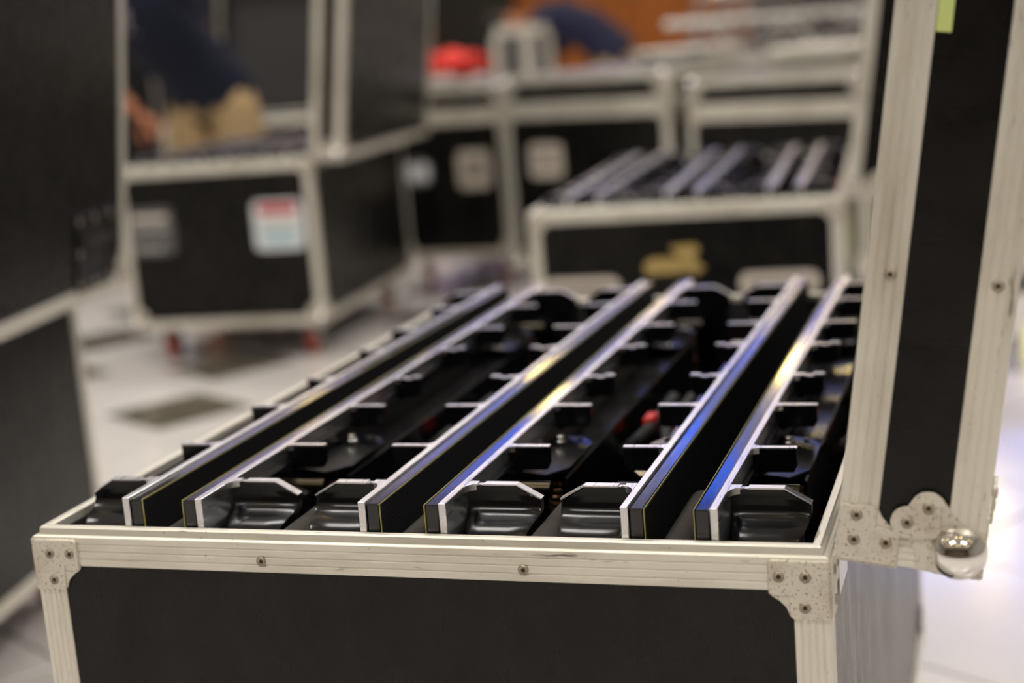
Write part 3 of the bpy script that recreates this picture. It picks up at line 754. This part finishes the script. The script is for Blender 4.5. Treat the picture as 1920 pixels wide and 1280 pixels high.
def person(name, label, J, shirt, shorts, print_=None, long_=False):
    """J: dict of joints"""
    e = empty(name, (J['floor'][0], J['floor'][1], 0)); e.name = 'person'; tag(e, label, 'person')
    inv = Vector((J['floor'][0], J['floor'][1], 0))
    j = {k: Vector(v)-inv for k, v in J.items()}
    names = ['pelvis', 'waist', 'chest', 'neck', 'headb', 'shL', 'elL', 'wrL', 'shR', 'elR', 'wrR', 'hipL', 'knL', 'anL', 'toL', 'hipR', 'knR', 'anR', 'toR']
    idx = {n_: i for i, n_ in enumerate(names)}
    E_ = [('pelvis', 'waist'), ('waist', 'chest'), ('chest', 'neck'), ('neck', 'headb'), ('chest', 'shL'), ('shL', 'elL'), ('elL', 'wrL'), ('chest', 'shR'), ('shR', 'elR'), ('elR', 'wrR'),
          ('pelvis', 'hipL'), ('hipL', 'knL'), ('knL', 'anL'), ('anL', 'toL'), ('pelvis', 'hipR'), ('hipR', 'knR'), ('knR', 'anR'), ('anR', 'toR')]
    rad = dict(pelvis=(.14, .11), waist=(.125, .10), chest=(.145, .115), neck=.055, headb=.06, shL=.058, elL=.041, wrL=.028, shR=.058, elR=.041, wrR=.028,
               hipL=.085, knL=.058, anL=.037, toL=.034, hipR=.085, knR=.058, anR=.037, toR=.034)
    body = skin_obj('body', [j[n_] for n_ in names], [(idx[a], idx[b]) for a, b in E_], [rad[n_] for n_ in names], 'skin', e)
    # shirt
    mid = lambda a, b, t: j[a].lerp(j[b], t)
    lat = (j['shL']-j['shR']).normalized()
    def loft(mb, rings, n=24):
        vs_ = []; k_ = len(rings)
        for i, (c_, hw, hd) in enumerate(rings):
            t_ = (rings[min(i+1, k_-1)][0]-rings[max(i-1, 0)][0]).normalized(); l_ = (lat-t_*lat.dot(t_)).normalized(); f_ = t_.cross(l_)
            vs_ += [c_+l_*hw*math.cos(2*PI*q/n)*(1+.03*math.sin(5*q+i))+f_*hd*math.sin(2*PI*q/n)*(1+.03*math.cos(4*q+2*i)) for q in range(n)]
        fs_ = [(i*n+q, i*n+(q+1) % n, (i+1)*n+(q+1) % n, (i+1)*n+q) for i in range(k_-1) for q in range(n)]
        mb.add(vs_, fs_+[list(range(n))[::-1], list(range((k_-1)*n, k_*n))])
    sh = MB()
    loft(sh, [(mid('pelvis', 'waist', -.32), .190, .150), (j['pelvis'], .185, .145), (mid('pelvis', 'waist', .5), .175, .135), (j['waist'], .168, .128), (mid('waist', 'chest', .5), .176, .130), (j['chest'], .190, .132),
              (mid('chest', 'neck', .4), .175, .115), (mid('chest', 'neck', .75), .115, .085), (mid('chest', 'neck', .95), .072, .066)])
    for s_ in ('L', 'R'):
        sh.tube([mid('sh'+s_, 'chest', .45), j['sh'+s_], mid('sh'+s_, 'elL' if s_ == 'L' else 'elR', .35), mid('sh'+s_, 'el'+s_, .72)], [.085, .082, .076, .078], 16)
    so = sh.build('shirt', shirt, e, smooth=80)
    ht = MB()
    loft(ht, [(j['pelvis']+Vector((0, 0, .05)), .150, .115), (j['pelvis'], .165, .125), (j['pelvis']+Vector((0, 0, -.07)), .170, .125), (j['pelvis']+Vector((0, 0, -.12)), .13, .11)])
    for s_ in ('L', 'R'):
        ht.tube([j['hip'+s_]+Vector((0, 0, .04)), mid('hip'+s_, 'kn'+s_, .15), mid('hip'+s_, 'kn'+s_, .55), mid('hip'+s_, 'kn'+s_, .95)], [.085, .105, .108, .115], 18)
    ht.build('shorts', shorts, e, smooth=80)
    for s_ in ('L', 'R'):
        d = (j['to'+s_]-j['an'+s_]); d.z = 0; d.normalize(); a = j['an'+s_].copy(); a.z = .045
        skin_obj('shoe', [a-d*.06, a+d*.04, a+d*.15+Vector((0, 0, -.008))], [(0, 1), (1, 2)], [(.045, .044), (.05, .044), (.045, .034)], 'shoe', e)
        hd_ = (j['wr'+s_]-j['el'+s_]).normalized()
        hand(e, j['wr'+s_], hd_, j.get('palm'+s_, Vector((0, -1, -.2))), 'skin')
    # head
    up_ = (j['headb']-j['neck']).normalized(); look = Vector(J['look']); look = (look-up_*look.dot(up_)).normalized(); sd = up_.cross(look)
    M = Matrix((sd, look, up_)).transposed().to_4x4(); hc = j['headb']+up_*.095; M.translation = hc
    def blob(nm, par, c, r, m_, n=20):
        prof = [(0, -1)]+[(math.sin(t), -math.cos(t)) for t in [k*PI/12 for k in range(1, 12)]]+[(0, 1)]
        S = M @ Matrix.Translation(c) @ Matrix.Diagonal((*r, 1))
        return MB().lathe(prof, n, S).build(nm, m_, par, smooth=80)
    h = blob('head', e, (0, 0, 0), (.075, .095, .115), 'skin')
    blob('jaw', h, (0, .028, -.062), (.052, .058, .055), 'skin'); blob('nose', h, (0, .098, -.015), (.013, .02, .022), 'skin')
    for s_ in (-1, 1):
        blob('ear', h, (s_*.076, -.005, -.01), (.012, .02, .03), 'skin'); blob('eye', h, (s_*.03, .082, .012), (.013, .010, .009), 'eye'); 
    blob('mouth', h, (0, .083, -.058), (.024, .010, .008), 'lip')
    blob('hair', h, (0, -.018, .035), (.083, .098, .098), 'hair')
    if print_:
        c = j['chest'].lerp(j['waist'], .25); f = Vector(print_); f.normalize(); ax = (j['chest']-j['waist']).normalized(); sd2 = ax.cross(f).normalized()
        mb = MB()
        for k in range(4):
            a0 = c+f*.150+ax*(.04-.032*k)
            mb.prism(rrect(.20-.03*(k % 2), .018, .006), lambda a, b, hh: a0+sd2*a+ax*b-f*(a*a*1.6)+f*hh, 0, .006)
        mb.build('shirt_print', 'shirt_print', so)
    return e
person('person', 'person in navy shirt and khaki shorts leaning over the case at left', dict(
    floor=(-2.48, 4.95, 0), pelvis=(-2.46, 4.93, .83), waist=(-2.52, 4.83, .98), chest=(-2.60, 4.68, 1.18), neck=(-2.66, 4.58, 1.36), headb=(-2.68, 4.53, 1.42),
    shL=(-2.46, 4.70, 1.26), elL=(-2.46, 4.92, 1.08), wrL=(-2.53, 5.12, .96), shR=(-2.79, 4.62, 1.24), elR=(-2.78, 4.56, .93), wrR=(-2.57, 4.50, .77),
    hipL=(-2.36, 4.93, .78), knL=(-2.34, 4.92, .45), anL=(-2.33, 4.99, .08), toL=(-2.33, 4.87, .035), hipR=(-2.56, 4.93, .78), knR=(-2.58, 4.90, .45), anR=(-2.59, 4.98, .08), toR=(-2.60, 4.85, .035),
    look=(.1, -1, -.6)), 'navy', 'khaki', print_=(.25, -1, .3))
person('person', 'person in dark navy shirt bending forward behind the closed cases', dict(
    floor=(-1.52, 8.35, 0), pelvis=(-1.54, 8.35, .80), waist=(-1.66, 8.32, .94), chest=(-1.84, 8.26, 1.02), neck=(-2.02, 8.22, 1.02), headb=(-2.07, 8.21, 1.01),
    shL=(-1.90, 8.08, 1.02), elL=(-1.94, 7.98, .76), wrL=(-2.08, 7.96, .58), shR=(-1.90, 8.43, 1.02), elR=(-1.94, 8.5, .76), wrR=(-2.08, 8.45, .58),
    hipL=(-1.52, 8.26, .76), knL=(-1.62, 8.25, .44), anL=(-1.52, 8.26, .08), toL=(-1.64, 8.25, .035), hipR=(-1.52, 8.45, .76), knR=(-1.62, 8.46, .44), anR=(-1.52, 8.46, .08), toR=(-1.64, 8.46, .035),
    look=(-.5, 0, -1)), 'navy2', 'khaki')

# ------------------------------------------------------------------ stage lights on the floor at the right edge and up on stands
def par_light(loc, rz, label, lens):
    e = empty('stage_light', loc, R_(rz)); tag(e, label, 'stage light')
    M = Matrix.Translation((0, 0, .20)) @ Matrix.Rotation(R_(80), 4, 'X')
    MB().lathe([(.05, -.12), (.085, -.09), (.09, .07), (.098, .075), (.098, .085), (.088, .085), (.086, .07)], 24, M).build('can', 'rubber', e)
    MB().lathe([(0, .070), (.086, .070)], 24, M).build('lens', lens, e)
    MB().tube([(-.11, 0, .2), (-.11, 0, .02), (.11, 0, .02), (.11, 0, .2)], .008, 8).build('yoke', 'rubber', e)
    MB().box(-.12, .12, -.08, .08, 0, .012).build('base_plate', 'rubber', e)
    return e
par_light((.87, 4.35, 0), 10, 'small stage light glowing yellow on the floor at the right edge', 'lamp_yellow')
